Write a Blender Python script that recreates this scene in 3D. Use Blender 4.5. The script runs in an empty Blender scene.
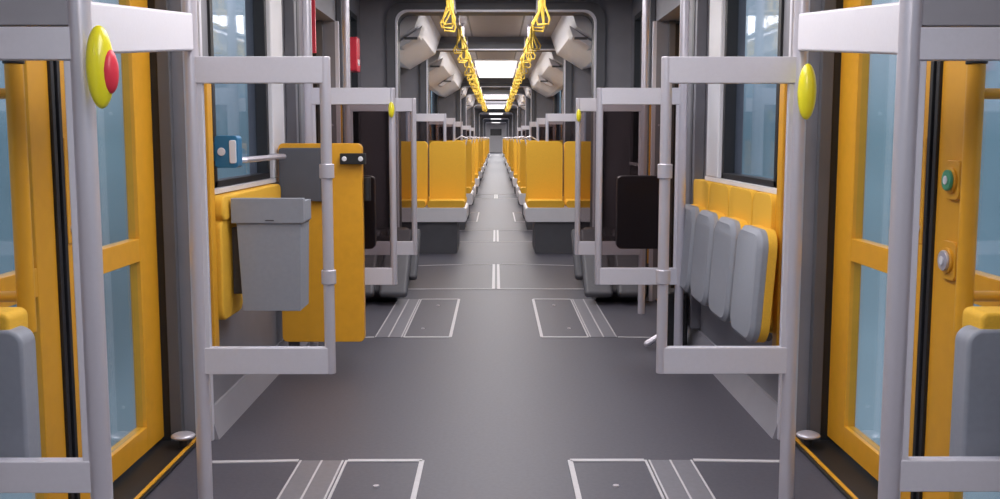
import bpy, bmesh, math
from mathutils import Vector, Matrix
scene=bpy.context.scene
try:
    scene.view_settings.view_transform='Standard'
except Exception: pass

# ---------------- materials ----------------
def mat(name,col,rough=.5,metal=0,noise=0,nscale=40,bump=0,emit=None,es=0,coat=0):
    m=bpy.data.materials.new(name); m.use_nodes=True
    nt=m.node_tree; b=nt.nodes['Principled BSDF']
    b.inputs['Roughness'].default_value=rough; b.inputs['Metallic'].default_value=metal
    b.inputs['Base Color'].default_value=(*col,1)
    b.inputs['Coat Weight'].default_value=coat
    if noise or bump:
        tc=nt.nodes.new('ShaderNodeTexCoord'); n=nt.nodes.new('ShaderNodeTexNoise')
        n.inputs['Scale'].default_value=nscale; n.inputs['Detail'].default_value=4
        nt.links.new(tc.outputs['Object'],n.inputs['Vector'])
        if noise:
            r=nt.nodes.new('ShaderNodeValToRGB')
            r.color_ramp.elements[0].position=.3; r.color_ramp.elements[1].position=.7
            r.color_ramp.elements[0].color=(*[c*(1-noise) for c in col],1)
            r.color_ramp.elements[1].color=(*[min(1,c*(1+noise)) for c in col],1)
            nt.links.new(n.outputs['Fac'],r.inputs['Fac']); nt.links.new(r.outputs['Color'],b.inputs['Base Color'])
        if bump:
            bp=nt.nodes.new('ShaderNodeBump'); bp.inputs['Strength'].default_value=bump; bp.inputs['Distance'].default_value=.002
            nt.links.new(n.outputs['Fac'],bp.inputs['Height']); nt.links.new(bp.outputs['Normal'],b.inputs['Normal'])
    if emit:
        b.inputs['Emission Color'].default_value=(*emit,1); b.inputs['Emission Strength'].default_value=es
    return m
def glass(name,tint,refl=.3):
    m=bpy.data.materials.new(name); m.use_nodes=True; nt=m.node_tree
    for n in list(nt.nodes): nt.nodes.remove(n)
    o=nt.nodes.new('ShaderNodeOutputMaterial'); t=nt.nodes.new('ShaderNodeBsdfTransparent'); g=nt.nodes.new('ShaderNodeBsdfGlossy')
    t.inputs['Color'].default_value=(*tint,1); g.inputs['Roughness'].default_value=.04; g.inputs['Color'].default_value=(1,1,1,1)
    lw=nt.nodes.new('ShaderNodeLayerWeight'); lw.inputs['Blend'].default_value=.12
    mu=nt.nodes.new('ShaderNodeMath'); mu.operation='MULTIPLY'; mu.inputs[1].default_value=refl
    nt.links.new(lw.outputs['Fresnel'],mu.inputs[0])
    mx=nt.nodes.new('ShaderNodeMixShader'); nt.links.new(mu.outputs[0],mx.inputs[0])
    nt.links.new(t.outputs[0],mx.inputs[1]); nt.links.new(g.outputs[0],mx.inputs[2]); nt.links.new(mx.outputs[0],o.inputs['Surface'])
    return m
M_floor=mat('floor_vinyl',(.074,.071,.09),.5,0,.1,60,.15)
M_wall=mat('grey_wall_panel',(.22,.215,.24),.5,0,.05,8)
M_wdark=mat('dark_grey_panel',(.1,.1,.112),.5,0,.05,8)
M_light=mat('light_grey_panel',(.3,.29,.32),.45,0,.03,8)
M_white=mat('white_panel',(.8,.78,.8),.4,0,.02,8)
M_alu=mat('brushed_aluminium',(.68,.66,.72),.42,.2,.015,90)
M_steel=mat('steel_pole',(.66,.63,.69),.32,.5,.01,90)
M_orange=mat('orange_paint',(.78,.37,.02),.4,0,.04,20,0,None,0,.1)
M_seat=mat('yellow_seat_fabric',(.88,.48,.035),.75,0,.08,180,.4)
M_seatg=mat('grey_seat_shell',(.3,.31,.34),.5,0,.04,60)
M_black=mat('black_rubber',(.012,.012,.014),.5,0,.1,40)
M_dark=mat('dark_plastic',(.045,.043,.05),.4,0,.1,40)
M_line=mat('floor_marking',(.5,.48,.5),.45,0,.05,40)
M_strip=mat('floor_plate',(.2,.195,.22),.4,.2,.06,50)
M_red=mat('red_plastic',(.75,.04,.07),.35,0,.05,40)
M_yel=mat('yellow_plastic',(.85,.76,.02),.3,0,.03,30,0,None,0,.4)
M_strap=mat('yellow_strap',(.75,.5,.06),.5,0,.05,30)
M_blue=mat('blue_plastic',(.03,.18,.34),.35,0,.05,30)
M_green=mat('green_button',(.08,.35,.2),.4,0,.05,30)
M_ceil=mat('ceiling_panel',(.5,.49,.52),.5,0,.03,6)
M_lamp=mat('lamp_diffuser',(.9,.9,.9),.5,0,.02,6,0,(1,.97,.95),1.6)
G_clear=glass('partition_glass',(.93,.94,.96),.5)
G_smoke=glass('smoked_glass',(.68,.64,.64),.5)
G_door=glass('door_glass',(.93,.97,1),.35)
G_win=glass('window_glass',(.95,.97,1),.25)

# ---------------- mesh builder ----------------
class B:
    def __init__(s): s.bm=bmesh.new(); s.m=[]
    def mi(s,m):
        if m not in s.m: s.m.append(m)
        return s.m.index(m)
    def _set(s,faces,m):
        i=s.mi(m)
        for f in faces: f.material_index=i
    def box(s,x0,x1,y0,y1,z0,z1,m,M=None):
        if x0>x1:x0,x1=x1,x0
        if y0>y1:y0,y1=y1,y0
        if z0>z1:z0,z1=z1,z0
        vs=[Vector((x,y,z)) for x in(x0,x1) for y in(y0,y1) for z in(z0,z1)]
        if M: vs=[M@v for v in vs]
        v=[s.bm.verts.new(p) for p in vs]
        f=[s.bm.faces.new([v[i] for i in q]) for q in((0,1,3,2),(4,6,7,5),(0,4,5,1),(2,3,7,6),(0,2,6,4),(1,5,7,3))]
        s._set(f,m)
    def loop2(s,la,lb,m,cap=True):
        a=[s.bm.verts.new(p) for p in la]; b=[s.bm.verts.new(p) for p in lb]; n=len(a)
        f=[s.bm.faces.new((a[i],a[(i+1)%n],b[(i+1)%n],b[i])) for i in range(n)]
        if cap: f+= [s.bm.faces.new(a[::-1]), s.bm.faces.new(b)]
        s._set(f,m)
    def cyl(s,p,q,r,m,r2=None,seg=20):
        p=Vector(p);q=Vector(q); d=(q-p).normalized(); u=d.orthogonal().normalized(); w=d.cross(u)
        r2=r if r2 is None else r2
        L=lambda c,r:[c+(u*math.cos(t)+w*math.sin(t))*r for t in [2*math.pi*i/seg for i in range(seg)]]
        s.loop2(L(p,r),L(q,r2),m)
    def prism(s,pts,axis,a0,a1,m):
        def P(u,v,a):
            return Vector((a,u,v)) if axis=='x' else Vector((u,a,v)) if axis=='y' else Vector((u,v,a))
        s.loop2([P(u,v,a0) for u,v in pts],[P(u,v,a1) for u,v in pts],m)
    def rrect(s,u0,u1,v0,v1,r,axis,a0,a1,m,seg=6):
        if u0>u1:u0,u1=u1,u0
        s.prism(rr(u0,u1,v0,v1,r,seg),axis,a0,a1,m)
    def ring(s,po,pi,a0,a1,m,closed=True):
        n=len(po)
        V=lambda pts,a:[s.bm.verts.new((u,a,v)) for u,v in pts]
        o0,i0,o1,i1=V(po,a0),V(pi,a0),V(po,a1),V(pi,a1); f=[]
        for k in range(n if closed else n-1):
            j=(k+1)%n
            f+=[s.bm.faces.new((o0[k],o0[j],i0[j],i0[k])),s.bm.faces.new((o1[k],i1[k],i1[j],o1[j])),
                s.bm.faces.new((o0[k],o1[k],o1[j],o0[j])),s.bm.faces.new((i0[k],i0[j],i1[j],i1[k]))]
        s._set(f,m)
    def tube(s,pts,r,m,closed=False,seg=8):
        pts=[Vector(p) for p in pts]; n=len(pts)
        rings=[]
        for i,p in enumerate(pts):
            a=pts[(i-1)%n] if (closed or i>0) else p; b=pts[(i+1)%n] if (closed or i<n-1) else p
            d=(b-a).normalized(); ref=Vector((1,0,0)) if abs(d.x)<.9 else Vector((0,1,0))
            u=d.cross(ref).normalized(); w=d.cross(u)
            rings.append([s.bm.verts.new(p+(u*math.cos(2*math.pi*k/seg)+w*math.sin(2*math.pi*k/seg))*r) for k in range(seg)])
        f=[]
        for i in range(n if closed else n-1):
            A=rings[i];C=rings[(i+1)%n]
            for k in range(seg): f.append(s.bm.faces.new((A[k],A[(k+1)%seg],C[(k+1)%seg],C[k])))
        if not closed: f+=[s.bm.faces.new(rings[0]),s.bm.faces.new(rings[-1])]
        s._set(f,m)
    def ell(s,c,rx,ry,rz,m,seg=28):
        r=bmesh.ops.create_uvsphere(s.bm,u_segments=seg,v_segments=16,radius=1,matrix=Matrix.Translation(c)@Matrix.Diagonal((rx,ry,rz,1)))
        s._set({f for v in r['verts'] for f in v.link_faces},m)
    def done(s,name,bevel=0):
        bmesh.ops.recalc_face_normals(s.bm,faces=s.bm.faces)
        me=bpy.data.meshes.new(name); s.bm.to_mesh(me); s.bm.free()
        for m in s.m: me.materials.append(m)
        for p in me.polygons: p.use_smooth=True
        me.set_sharp_from_angle(angle=math.radians(35))
        o=bpy.data.objects.new(name,me); scene.collection.objects.link(o)
        if bevel:
            b=o.modifiers.new('bev','BEVEL'); b.width=bevel; b.segments=3; b.limit_method='ANGLE'; b.angle_limit=math.radians(40); b.harden_normals=True
        return o
def rr(u0,u1,v0,v1,r,seg=6):
    pts=[]
    for cx,cy,a in((u1-r,v1-r,0),(u0+r,v1-r,90),(u0+r,v0+r,180),(u1-r,v0+r,270)):
        for i in range(seg+1):
            t=math.radians(a+90*i/seg); pts.append((cx+r*math.cos(t),cy+r*math.sin(t)))
    return pts
def arch(hw,zt,r,seg=8):
    pts=[(hw,0)]
    for cx,a in((hw-r,0),(-hw+r,90)):
        for i in range(seg+1):
            t=math.radians(a+90*i/seg); pts.append((cx+r*math.cos(t),zt-r+r*math.sin(t)))
    return pts+[(-hw,0)]

XW=1.25; XD=1.42; ZC=2.6; YE=90
# ---------------- shell ----------------
b=B(); b.box(-1.6,1.6,-3,YE,-.08,0,M_floor); b.done('floor')
b=B(); b.box(-1.6,1.6,-3,YE,ZC,ZC+.06,M_ceil); b.done('ceiling')
doors=[(2.28,4.2),(6.4,7.9),(17.2,18.7),(28,29.5)]
wins=[(-2.5,.2),(.5,1.9),(4.42,5.5),(8.65,9.1),(10,12.8),(14,16.8),(19.2,21.4),(23,25.5),(30,33),(36,43),(47,54),(60,70)]
for s,nm in((-1,'left'),(1,'right')):
    b=B()
    X0,X1=s*XW,s*(XW+.1)
    y=-3
    segs=[]
    for d0,d1 in doors+[(YE,YE)]:
        segs.append((y,d0)); y=d1
    for a,c in segs:
        if c-a<.01: continue
        b.box(X0,X1,a,c,0,1.08,M_wall); b.box(X0,X1,a,c,2.38,ZC,M_wall)
        ws=[w for w in wins if w[0]>=a-.01 and w[1]<=c+.01]; yy=a
        for w0,w1 in ws:
            b.box(X0,X1,yy,w0,1.08,2.38,M_wall); yy=w1
        b.box(X0,X1,yy,c,1.08,2.38,M_wall)
    for d0,d1 in doors:
        b.box(X0,X1+s*.15,d0,d1,2.2,ZC,M_wall)
        b.box(X1,X1+s*.15,d0-.05,d0-.001,0,ZC,M_wdark); b.box(X1,X1+s*.15,d1+.001,d1+.05,0,ZC,M_wdark)
    b.done('wall_'+nm)
    b=B()
    for a,c in segs:
        if c-a<.01: continue
        b.prism([(s*XW,0),(s*(XW-.05),0),(s*(XW-.012),.13),(s*XW,.13)],'y',a+.02,c-.02,M_light)
    b.done('baseboard_'+nm)
k=0
for s in(-1,1):
    for w0,w1 in wins:
        k+=1; b=B(); x=s*(XW+.0)
        b.box(x-s*.012,x+s*.05,w0,w0+.045,1.08,2.38,M_black); b.box(x-s*.012,x+s*.05,w1-.045,w1,1.08,2.38,M_black)
        b.box(x-s*.012,x+s*.05,w0,w1,1.08,1.11,M_black); b.box(x-s*.012,x+s*.05,w0,w1,2.335,2.38,M_black)
        b.box(x+s*.04,x+s*.045,w0+.03,w1-.03,1.1,2.36,G_win)
        b.box(x-s*.03,x-s*.001,w0-.1,w1+.35 if abs(w0-4.42)<.1 else w1+.1,1.055,1.079,M_white)
        b.done('window_%d'%k,.004)
    b=B()
    b.box(s*(XW-.03),s*(XW-.001),5.52,5.82,1.08,2.55,M_white)
    b.done('trim_1' if s<0 else 'trim_2',.008)
    b=B()
    b.box(s*(XW-.06),s*(XW-.001),6.02,6.36,.14,2.55,M_wall); b.box(s*(XW-.065),s*(XW-.058),6.08,6.14,.2,2.5,M_wdark)
    b.done('trim_3' if s<0 else 'trim_4',.01)
    b=B()
    b.box(s*(XW-.05),s*(XW-.001),7.95,8.12,.14,2.55,M_wdark); 
    b.done('trim_5' if s<0 else 'trim_6',.01)

# ---------------- doors ----------------
k=0
for s in(-1,1):
    for n,(d0,d1) in enumerate(doors):
        k+=1; b=B(); x0,x1=s*XD,s*(XD+.045); mid=d0+(d1-d0)*.5 if n else 3.25
        H=2.18
        def leaf(a,c,wa,wc):
            b.box(x0,x1,a,a+wa,.03,H,M_orange); b.box(x0,x1,c-wc,c,.03,H,M_orange)
            b.box(x0,x1,a+wa,c-wc,.03,.13,M_orange); b.box(x0,x1,a+wa,c-wc,2.02,H,M_orange)
            b.box(x0,x1,a+wa,c-wc,.81,.9,M_orange)
            b.box(x0+s*.015,x0+s*.02,a+wa,c-wc,.13,2.02,G_door)
        leaf(d0+.04,mid-.035,.12,.19 if s>0 else .14); leaf(mid+.035,d1-.03,.1,.2)
        b.box(x0-s*.01,x1,mid-.035,mid-.012,.03,H,M_black); b.box(x0-s*.01,x1,mid+.012,mid+.035,.03,H,M_black)
        b.box(x0,x1,mid-.012,mid+.012,.03,H,M_black)
        b.box(s*(XD-.03),x1,d1-.03,d1,0,H,M_black); b.box(s*(XD-.03),x1,d0,d0+.04,0,H,M_black)
        b.box(s*(XW+.02),s*(XD+.08),d0,d1,.0,.012,M_black)
        b.box(s*(XW+.03),s*(XW+.045),d0,d1,.012,.02,M_orange)
        if n==0:
            hy=2.76; hx=s*(XD-.11)
            b.cyl((hx,hy,.76),(hx,hy,1.5),.024,M_orange); b.cyl((hx,hy,1.5),(hx,hy,1.54),.028,M_black)
            b.cyl((hx,hy,.86),(s*XD,hy,.86),.015,M_orange); b.cyl((hx,hy,1.42),(s*XD,hy,1.42),.015,M_orange)
            if s>0:
              for z,mm in((1.17,M_green),(.92,M_steel)):
                b.rrect(3.04,3.14,z-.06,z+.06,.02,'x',s*(XD-.012),s*XD,M_orange)
                b.cyl((s*XD,3.09,z),(s*(XD-.02),3.09,z),.04,M_orange,seg=28); b.cyl((s*(XD-.02),3.09,z),(s*(XD-.03),3.09,z),.032,mm,seg=28)
                b.cyl((s*(XD-.03),3.09,z),(s*(XD-.034),3.09,z),.014,M_white)
            b.box(s*(XD-.006),s*XD,3.3,3.36,.95,1.3,M_orange); b.cyl((s*XD,3.33,1.0),(s*(XD-.014),3.33,1.0),.014,M_steel,seg=12)
        b.done('door_%d'%k,.004)
        b=B()
        b.box(s*(XW-.03),s*(XW+.09),d1+.001,d1+.03,0,2.2,M_alu)
        b.box(s*(XW+.09),s*(XD-.031),d1-.04,d1,0,2.2,M_wdark)
        b.box(s*(XW-.04),s*(XW-.002),d1+.04,d1+.11,.3,1.6,M_orange)
        for z in(.15,.75,1.4): b.cyl((s*(XW+.03),d1+.002,z),(s*(XW+.03),d1-.004,z),.008,M_steel,seg=10)
        b.done('trim_%d'%(10+k),.003)
        if n==0:
            b=B()
            b.ell((s*(XD-.11),d1-.12,.06),.05,.05,.016,M_steel,16); b.cyl((s*(XD-.11),d1-.12,.012),(s*(XD-.11),d1-.12,.06),.018,M_black)
            b.done('door_guide_foot')

# ---------------- partitions ----------------
def partition(Y,s,xi,xo,gm,pole=.026,z0=.442,z1=1.586,rail=.095,clamps=False,top=ZC,outer_r=.02,upper=0):
    b=B()
    a,c=s*xi,s*xo
    sg=1 if c>a else -1
    b.cyl((a,Y,0),(a,Y,top),pole,M_steel,seg=24)
    b.cyl((c,Y,z0),(c,Y,z1),outer_r,M_steel,seg=20)
    b.rrect(min(a,c),max(a,c)+0,z1-rail,z1,.012,'y',Y-.018,Y+.018,M_alu)
    if upper: b.box(a,c,Y-.012,Y+.03,z1+.004,z1+upper,M_light)
    b.rrect(min(a,c),max(a,c),z0,z0+rail*1.05,.012,'y',Y-.018,Y+.018,M_alu)
    b.box(a+sg*pole*.6,c-sg*outer_r*.6,Y-.004,Y+.004,z0+rail,z1-rail,gm)
    b.box(a+sg*pole*.6,a+sg*pole*1.5,Y-.012,Y+.012,z0+rail,z1-rail,M_alu)
    if clamps:
        for z in(.79,1.16): b.cyl((c,Y,z),(c,Y,z+.05),outer_r*1.35,M_steel,seg=20)
    return b.done('glass_partition',.003)
def stop_button(x,Y,z,sx,rx=.024):
    b=B(); b.ell((x,Y,z),.031,.03,.094,M_yel); b.ell((x+sx*rx,Y-.004,z-.01),.018,.022,.05,M_red)
    b.cyl((x,Y+.01,z-.05),(x-sx*.02,Y+.035,z-.05),.012,M_yel); b.cyl((x,Y+.01,z+.05),(x-sx*.02,Y+.035,z+.05),.012,M_yel)
    b.done('stop_request_button')
for s in(-1,1):
    partition(2.37,s,.965,1.36,G_clear,rail=.075,z1=1.555,upper=.13)
    partition(3.48,s,1.045,.587,G_clear,clamps=True,z0=.47,z1=1.576,rail=.09,outer_r=.019)
    partition(5.83,s,1.08,.60,G_smoke)
    partition(7.34,s,1.08,.60,G_smoke)
    for y in(12.6,15.4,18.8,25,29.6): partition(y,s,1.1,.64,G_smoke,top=1.62,z1=1.6)
    b=B(); p=Vector((s*.975,2.4,1.495)); q=Vector((s*1.045,3.46,1.595)); h=Vector((0,0,.125)); w=Vector((.018,0,0))
    b.loop2([p-w,p+w,p+w+h,p-w+h],[q-w,q+w,q+w+h,q-w+h],M_alu)
    b.done('grab_beam',.008)
stop_button(-.9,2.31,1.46,1)
stop_button(1.05,3.41,1.455,-1,.01)
for x,Y in((-.6,5.79),(.6,7.3)):
    b=B(); b.ell((x,Y,1.46),.018,.018,.045,M_yel); b.done('stop_request_button')

for s in(-1,1):  # reflection of seats in the near glass, modelled as solid seats behind it
    b=B()
    b.rrect(s*1.165,s*1.37,.44,.83,.04,'y',2.42,2.5,M_seatg); b.rrect(s*1.2,s*1.37,.8,.87,.02,'y',2.43,2.54,M_seat)
    b.done('folding_or_reflected_seat',.01)

for i in range(4):
    s=1; y0=4.17+i*.475; y1=y0+.455
    b=B()
    b.rrect(y0+(.14 if i==0 else 0),y1,.44,1.055,.06,'x',s*(XW-.06),s*(XW-.001),M_seat)
    pts=rr(y0+.0,y1-.05,.42,.91,.09); pin=rr(y0+.02,y1-.07,.44,.89,.08)
    f=lambda d,P=pts:[Vector((s*(XW-d-.03*(.9-z)/.45),y,z)) for y,z in P]
    b.loop2(f(.142,pin),f(.125),M_seatg,True); b.loop2(f(.125),f(.1),M_seatg)
    b.loop2(f(.1),f(.062),M_seat)
    b.cyl((s*(XW-.08),y0+.05,.45),(s*(XW-.08),y1-.05,.45),.018,M_dark)
    b.done('folding_or_reflected_seat',.01)
b=B(); b.rrect(4.32,5.5,.94,1.05,.04,'x',-(XW-.07),-(XW-.001),M_seat); b.rrect(4.32,4.66,.5,.95,.05,'x',-(XW-.06),-(XW-.002),M_seat)
b.done('seat_backrest',.01)
b=B()
y0,y1=4.42,4.62
b.prism([(-1.16,1.02),(-.855,1.02),(-.855,.93),(-.865,.92),(-.875,.53),(-1.13,.53),(-1.15,.92),(-1.16,.93)][::-1],'y',y0,y1,M_seatg)
b.prism([(-1.17,1.035),(-.85,1.035),(-.85,.925),(-1.17,.925)],'y',y0-.012,y0+.03,M_seatg)
b.box(-1.02,-.98,y0-.016,y0-.01,.935,.94,M_dark)
b.box(-1.185,-1.14,y0+.05,y0+.12,.6,.9,M_dark)
b.done('litter_bin',.012)
b=B(); b.rrect(-1.22,-1.12,1.17,1.31,.015,'y',4.36,4.44,M_blue); b.rrect(-1.155,-1.125,1.19,1.29,.008,'y',4.352,4.362,M_white)
b.box(-1.237,-1.2,4.38,4.42,1.2,1.28,M_blue); b.cyl((-1.19,4.355,1.24),(-1.19,4.362,1.24),.018,M_white)
b.done('ticket_validator',.004)
b=B(); b.tube([(-1.237,4.55,1.2),(-1.15,4.6,1.2),(-1.15,5.45,1.2),(-1.237,5.5,1.2)],.014,M_steel); b.done('grab_rail')
b=B()
b.rrect(-1.21,-.745,.15,1.27,.03,'y',5.58,5.64,M_orange)
b.rrect(-1.2,-.93,.95,1.245,.02,'y',5.54,5.585,M_wdark)
b.box(-.86,-.72,5.53,5.58,1.155,1.215,M_black)
for x in(-.835,-.745): b.cyl((x,5.53,1.185),(x,5.522,1.185),.014,M_white)
b.cyl((-.72,5.6,.95),(-.72,5.6,1.08),.02,M_black)
b.box(-1.18,-1.12,5.59,5.63,0,.16,M_dark)
b.box(-1.21,-1.1,5.6,5.72,.15,.6,M_dark)
b.done('wheelchair_backrest_panel',.006)
for s in (1,-1):
    b=B(); b.rrect(s*.71,s*.97,.65,1.08,.03,'y',5.845,5.92,M_dark); b.done('standing_backrest',.01)
b=B(); b.box(1.05,1.18,6.05,6.25,0,.36,M_black); b.cyl((1.05,6.1,.1),(.92,6.1,.02),.02,M_steel); b.done('equipment_box',.02)
for s in(-1,1):
    b=B()
    b.prism([(7.9,0),(7.75,.1),(8.15,.5),(9.0,.5),(9.2,0)],'x',s*.78,s*1.19,M_dark)
    for x0 in(.69,.95):
        b.prism([(7.66,.1),(7.72,.05),(8.3,.5),(8.24,.56)],'x',s*x0,s*(x0+.22),M_wdark)
        b.prism([(8.62,.1),(8.68,.05),(9.2,.42),(9.14,.48)],'x',s*x0,s*(x0+.08),M_wdark)
    b.done('wheel_arch_cover',.03)
b=B(); b.box(-1.24,-1.13,6.375,6.395,1.83,2.45,M_red); b.done('warning_sticker')
b=B(); b.rrect(8.4,8.6,1.85,2.13,.02,'x',-(XW-.1),-(XW-.001),M_red); b.box(-1.155,-1.145,8.46,8.54,1.9,1.95,M_white); b.done('emergency_handle',.006)
b=B(); b.box(1.238,1.249,8.2,8.27,2.1,2.3,M_red); b.done('warning_sticker')

# ---------------- gangway portals ----------------
def portal(Y,hw=.92,zt=2.46):
    b=B()
    out=arch(1.249,ZC-.001,.02); mid=arch(hw+.08,zt+.07,.14); inn=arch(hw,zt,.11)
    b.ring(out,mid,Y-.05,Y+.25,M_wall,False); b.ring(mid,inn,Y-.1,Y+.35,M_wdark,False)
    i2=arch(hw-.018,zt-.018,.11); i1=arch(hw-.0,zt-.0,.11); b.ring(i1,i2,Y-.11,Y-.06,M_alu,False)
    return b.done('gangway_portal')
for Y,h,z in((9.4,.92,2.46),(13.2,.9,2.44),(22.2,.78,2.42),(26.2,.78,2.42),(34.5,.75,2.42),(45,.75,2.42),(58,.75,2.42),(72,.75,2.42)): portal(Y,h,z)
b=B()
b.box(-1.25,1.25,YE-.1,YE,0,ZC,M_white); b.box(-.5,.5,YE-.12,YE-.1,1.5,2.1,M_dark); b.box(-.36,.36,YE-.13,YE-.12,.1,1.4,M_white)
b.done('wall_front')
b=B(); b.box(-1.6,1.6,-3.1,-3,0,ZC,M_wall); b.box(-.8,.8,-3,-2.98,.9,2.0,M_black); b.done('wall_back')
for s in(-1,1):
    for (a,c) in((9.8,13.0),(13.7,22.0),(22.7,26.0),(26.7,34.3)):
        b=B(); b.prism([(s*1.24,2.2),(s*1.1,2.17),(s*.78,2.36),(s*.7,2.59),(s*1.24,2.59)],'y',a,c,M_white)
        y=a+.2
        while y<c-1:
            b.prism([(s*1.0,2.2),(s*.93,2.19),(s*.76,2.29),(s*.72,2.4)],'y',y,y+.4,M_white); 
            b.box(s*.77,s*.9,y-.006,y,2.26,2.285,M_wdark); y+=3.6
        b.done('ceiling_cove',.01)
for (a,c,w) in((-2,1.5,.14),(2.2,5.4,.14),(6,9,.14)):
    for s in(-1,1):
        b=B(); b.box(s*.52-w/2-.02,s*.52+w/2+.02,a,c,2.565,2.6,M_white); b.box(s*.52-w/2,s*.52+w/2,a+.05,c-.05,2.555,2.566,M_lamp); b.done('ceiling_lamp')
for y,l in((16.8,4.6),(27.2,6.0),(36,8),(46,9),(60,9),(74,12)):
    b=B(); b.box(-.38,.38,y,y+l,2.57,2.6,M_white); b.box(-.35,.35,y+.05,y+l-.05,2.558,2.571,M_lamp); b.done('ceiling_lamp')
for (a,c) in((9.9,12.9),(13.9,16.6)):
    b=B(); b.box(-.6,.6,a,c,2.575,2.6,M_light); 
    for x in(-.3,.3): b.box(x-.01,x+.01,a+.1,c-.1,2.57,2.577,M_wdark)
    b.done('ceiling_service_panel',.005)
# ---------------- straps ----------------
for s in(-1,1):
    for (a,c) in((7.7,9.2),(9.9,13.0),(13.7,21.9),(22.7,26),(26.8,34)):
        b=B(); X=s*.37; z=2.42
        b.cyl((X,a,z),(X,c,z),.014,M_steel,seg=12)
        y=a+.3; i=0
        while y<c:
            t=math.sin(y*7.3)
            dx=.03*math.sin(y*5.1)
            b.tube([(X-.012,y,z+.014),(X-.012,y,z-.09),(X-.05+dx,y+.03*t,z-.2),(X-.04+dx,y+.03*t,z-.235),(X+.04+dx,y-.03*t,z-.235),(X+.05+dx,y-.03*t,z-.2),(X+.012,y,z-.09),(X+.012,y,z+.014)],.0085,M_strap,True,6)
            i+=1; y+=.25 if i%3 else .8
        for yy in (a+.05,(a+c)/2,c-.05): b.cyl((X,yy,z),(X,yy,ZC),.012,M_steel,seg=10)
        b.done('hanging_straps')

# ---------------- seats ----------------
def seat_unit(Y,s):
    b=B()
    b.rrect(s*.44,s*1.19,0,.37,.02,'y',Y+.06,Y+.84,M_wdark)
    b.rrect(s*.33,s*1.21,.36,.52,.03,'y',Y,Y+.9,M_white)
    for x0,x1 in((.35,.77),(.79,1.205)):
        b.rrect(s*x0,s*x1,.52,.6,.03,'y',Y+.01,Y+.42,M_seat)
        pts=rr(min(s*x0,s*x1),max(s*x0,s*x1),.55,1.26,.05)
        F=lambda d:[Vector((u,Y+.36+d+.06*(v-.55),v)) for u,v in pts]
        b.loop2(F(0),F(.06),M_seat)
        F=lambda d:[Vector((u,Y+.5+d-.06*(v-.55),v)) for u,v in pts]
        b.loop2(F(0),F(.06),M_seat)
        b.rrect(s*x0,s*x1,.52,.6,.03,'y',Y+.5,Y+.89,M_seat)
    b.tube([(s*.36,Y+.45,1.2),(s*.33,Y+.45,1.3),(s*.4,Y+.45,1.32),(s*.5,Y+.45,1.26)],.01,M_steel)
    b.done('passenger_seat_pair',.012)
for s in(-1,1):
    for y in(11.2,14.1,16.0,19.4,23.4,27.2,30.4,32.2,37,40,48,52): seat_unit(y,s)

# ---------------- floor markings ----------------
t=.004
def line(b,p,q,w=.014,m=M_line,z=.0005,t=t):
    p=Vector((p[0],p[1],0));q=Vector((q[0],q[1],0)); d=(q-p).normalized(); n=Vector((-d.y,d.x,0))*w
    b.loop2([p-n+Vector((0,0,z)),q-n+Vector((0,0,z)),q+n+Vector((0,0,z)),p+n+Vector((0,0,z))],[p-n+Vector((0,0,t)),q-n+Vector((0,0,t)),q+n+Vector((0,0,t)),p+n+Vector((0,0,t))],m)
for s in(-1,1):
    for (a,c) in((2.5,3.93),(6.45,8.0),(15.5,17.5)):
        b=B()
        b.box(s*.62,s*.79,a,c,.0005,.003,M_strip)
        for x in(.62,.705,.79): line(b,(s*x,a),(s*x,c),.004,M_line,.001)
        line(b,(s*.3,a),(s*.3,c),.01); line(b,(s*.3,c),(s*.6,c)); line(b,(s*.3,a),(s*.6,a)); line(b,(s*.605,a),(s*.605,c),.005)
        line(b,(s*.8,c),(s*1.17,c-.02)); line(b,(s*.8,a),(s*1.17,a-.03),.012)
        b.cyl((s*.5,a+.3,0),(s*.5,a+.3,.005),.012,M_steel,seg=12); b.cyl((s*.45,c-.3,0),(s*.45,c-.3,.005),.012,M_steel,seg=12)
        b.done('floor_hatch')
for Yc,r in((9.4,.85),(13.3,.8),(22.3,.8)):
    b=B()
    line(b,(-1.2,Yc-r),(1.2,Yc-r),.012)
    pr=None
    for i in range(21):
        x=-.9+i*.09; y=Yc+r-.18*x*x
        if pr: line(b,pr,(x,y),.011)
        pr=(x,y)
    line(b,(0,Yc-r),(0,Yc+r),.035,M_line); line(b,(0,Yc-r),(0,Yc+r),.01,M_wdark,.001,.006)
    b.done('turntable_floor_plate')

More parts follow.
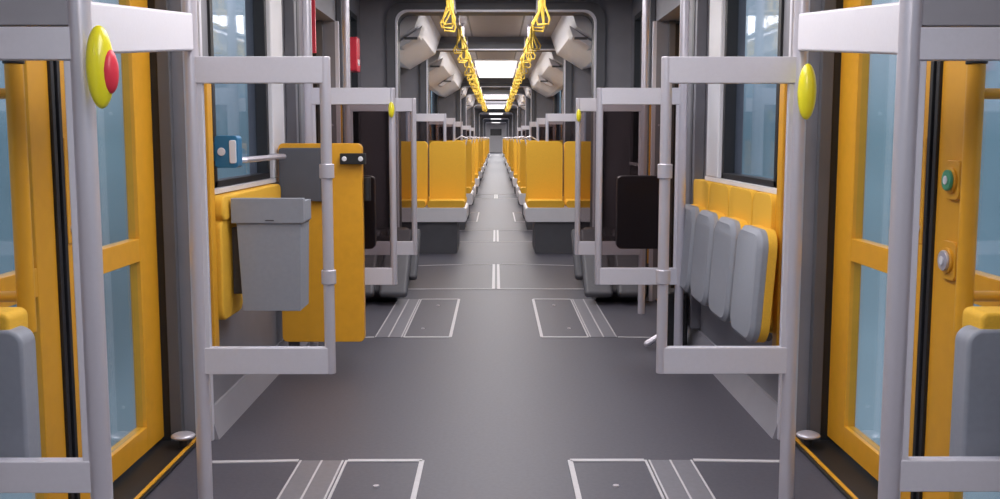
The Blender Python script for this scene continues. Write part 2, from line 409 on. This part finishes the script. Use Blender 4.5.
# ---------------- lights ----------------
def area(n,loc,sx,sy,p,col=(1,.97,.99),rot=(0,0,0)):
    l=bpy.data.lights.new(n,'AREA'); l.shape='RECTANGLE'; l.size=sx; l.size_y=sy; l.energy=p; l.color=col
    o=bpy.data.objects.new(n,l); o.location=loc; o.rotation_euler=rot; scene.collection.objects.link(o)
for i,(y,L,p) in enumerate(((0,3,66),(3.8,3,60),(7.4,2.6,50),(11.5,2.4,52),(15.4,3,52),(19.5,3,54),(24.3,3,56),(29,4,66),(34,4,66),(40.5,6,110),(52,8,160),(66,9,200),(82,9,260))):
    area('ceiling_area_lamp_%d'%i,(0,y,2.54),.9,L,p)

w=bpy.data.worlds.new('outside'); scene.world=w; w.use_nodes=True; nt=w.node_tree; bg=nt.nodes['Background']
tc=nt.nodes.new('ShaderNodeTexCoord'); sp=nt.nodes.new('ShaderNodeSeparateXYZ'); rp=nt.nodes.new('ShaderNodeValToRGB')
mp=nt.nodes.new('ShaderNodeMapRange'); mp.inputs['From Min'].default_value=-.3; mp.inputs['From Max'].default_value=.3
nt.links.new(tc.outputs['Generated'],sp.inputs[0]); nt.links.new(sp.outputs['Z'],mp.inputs['Value']); nt.links.new(mp.outputs[0],rp.inputs['Fac'])
e=rp.color_ramp.elements; e[0].position=0; e[0].color=(.17,.23,.28,1); e[1].position=1; e[1].color=(.46,.51,.62,1)
x=e.new(.5); x.color=(.12,.195,.24,1)
nz=nt.nodes.new('ShaderNodeTexNoise'); nz.inputs['Scale'].default_value=3.5; nz.inputs['Detail'].default_value=3
nt.links.new(tc.outputs['Generated'],nz.inputs['Vector'])
nr=nt.nodes.new('ShaderNodeMapRange'); nr.inputs['From Min'].default_value=.35; nr.inputs['From Max'].default_value=.65; nr.inputs['To Min'].default_value=.65; nr.inputs['To Max'].default_value=1.4
nt.links.new(nz.outputs['Fac'],nr.inputs['Value'])
vm=nt.nodes.new('ShaderNodeVectorMath'); vm.operation='SCALE'
nt.links.new(rp.outputs['Color'],vm.inputs[0]); nt.links.new(nr.outputs[0],vm.inputs['Scale'])
nt.links.new(vm.outputs[0],bg.inputs['Color']); bg.inputs['Strength'].default_value=1.2

cam=bpy.data.cameras.new('camera'); co=bpy.data.objects.new('camera',cam); scene.collection.objects.link(co)
cam.lens=36; cam.sensor_width=36; cam.clip_start=.05
co.location=(0,0,1.3); co.rotation_euler=(math.radians(90-6.37),0,math.radians(-.23)); scene.camera=co
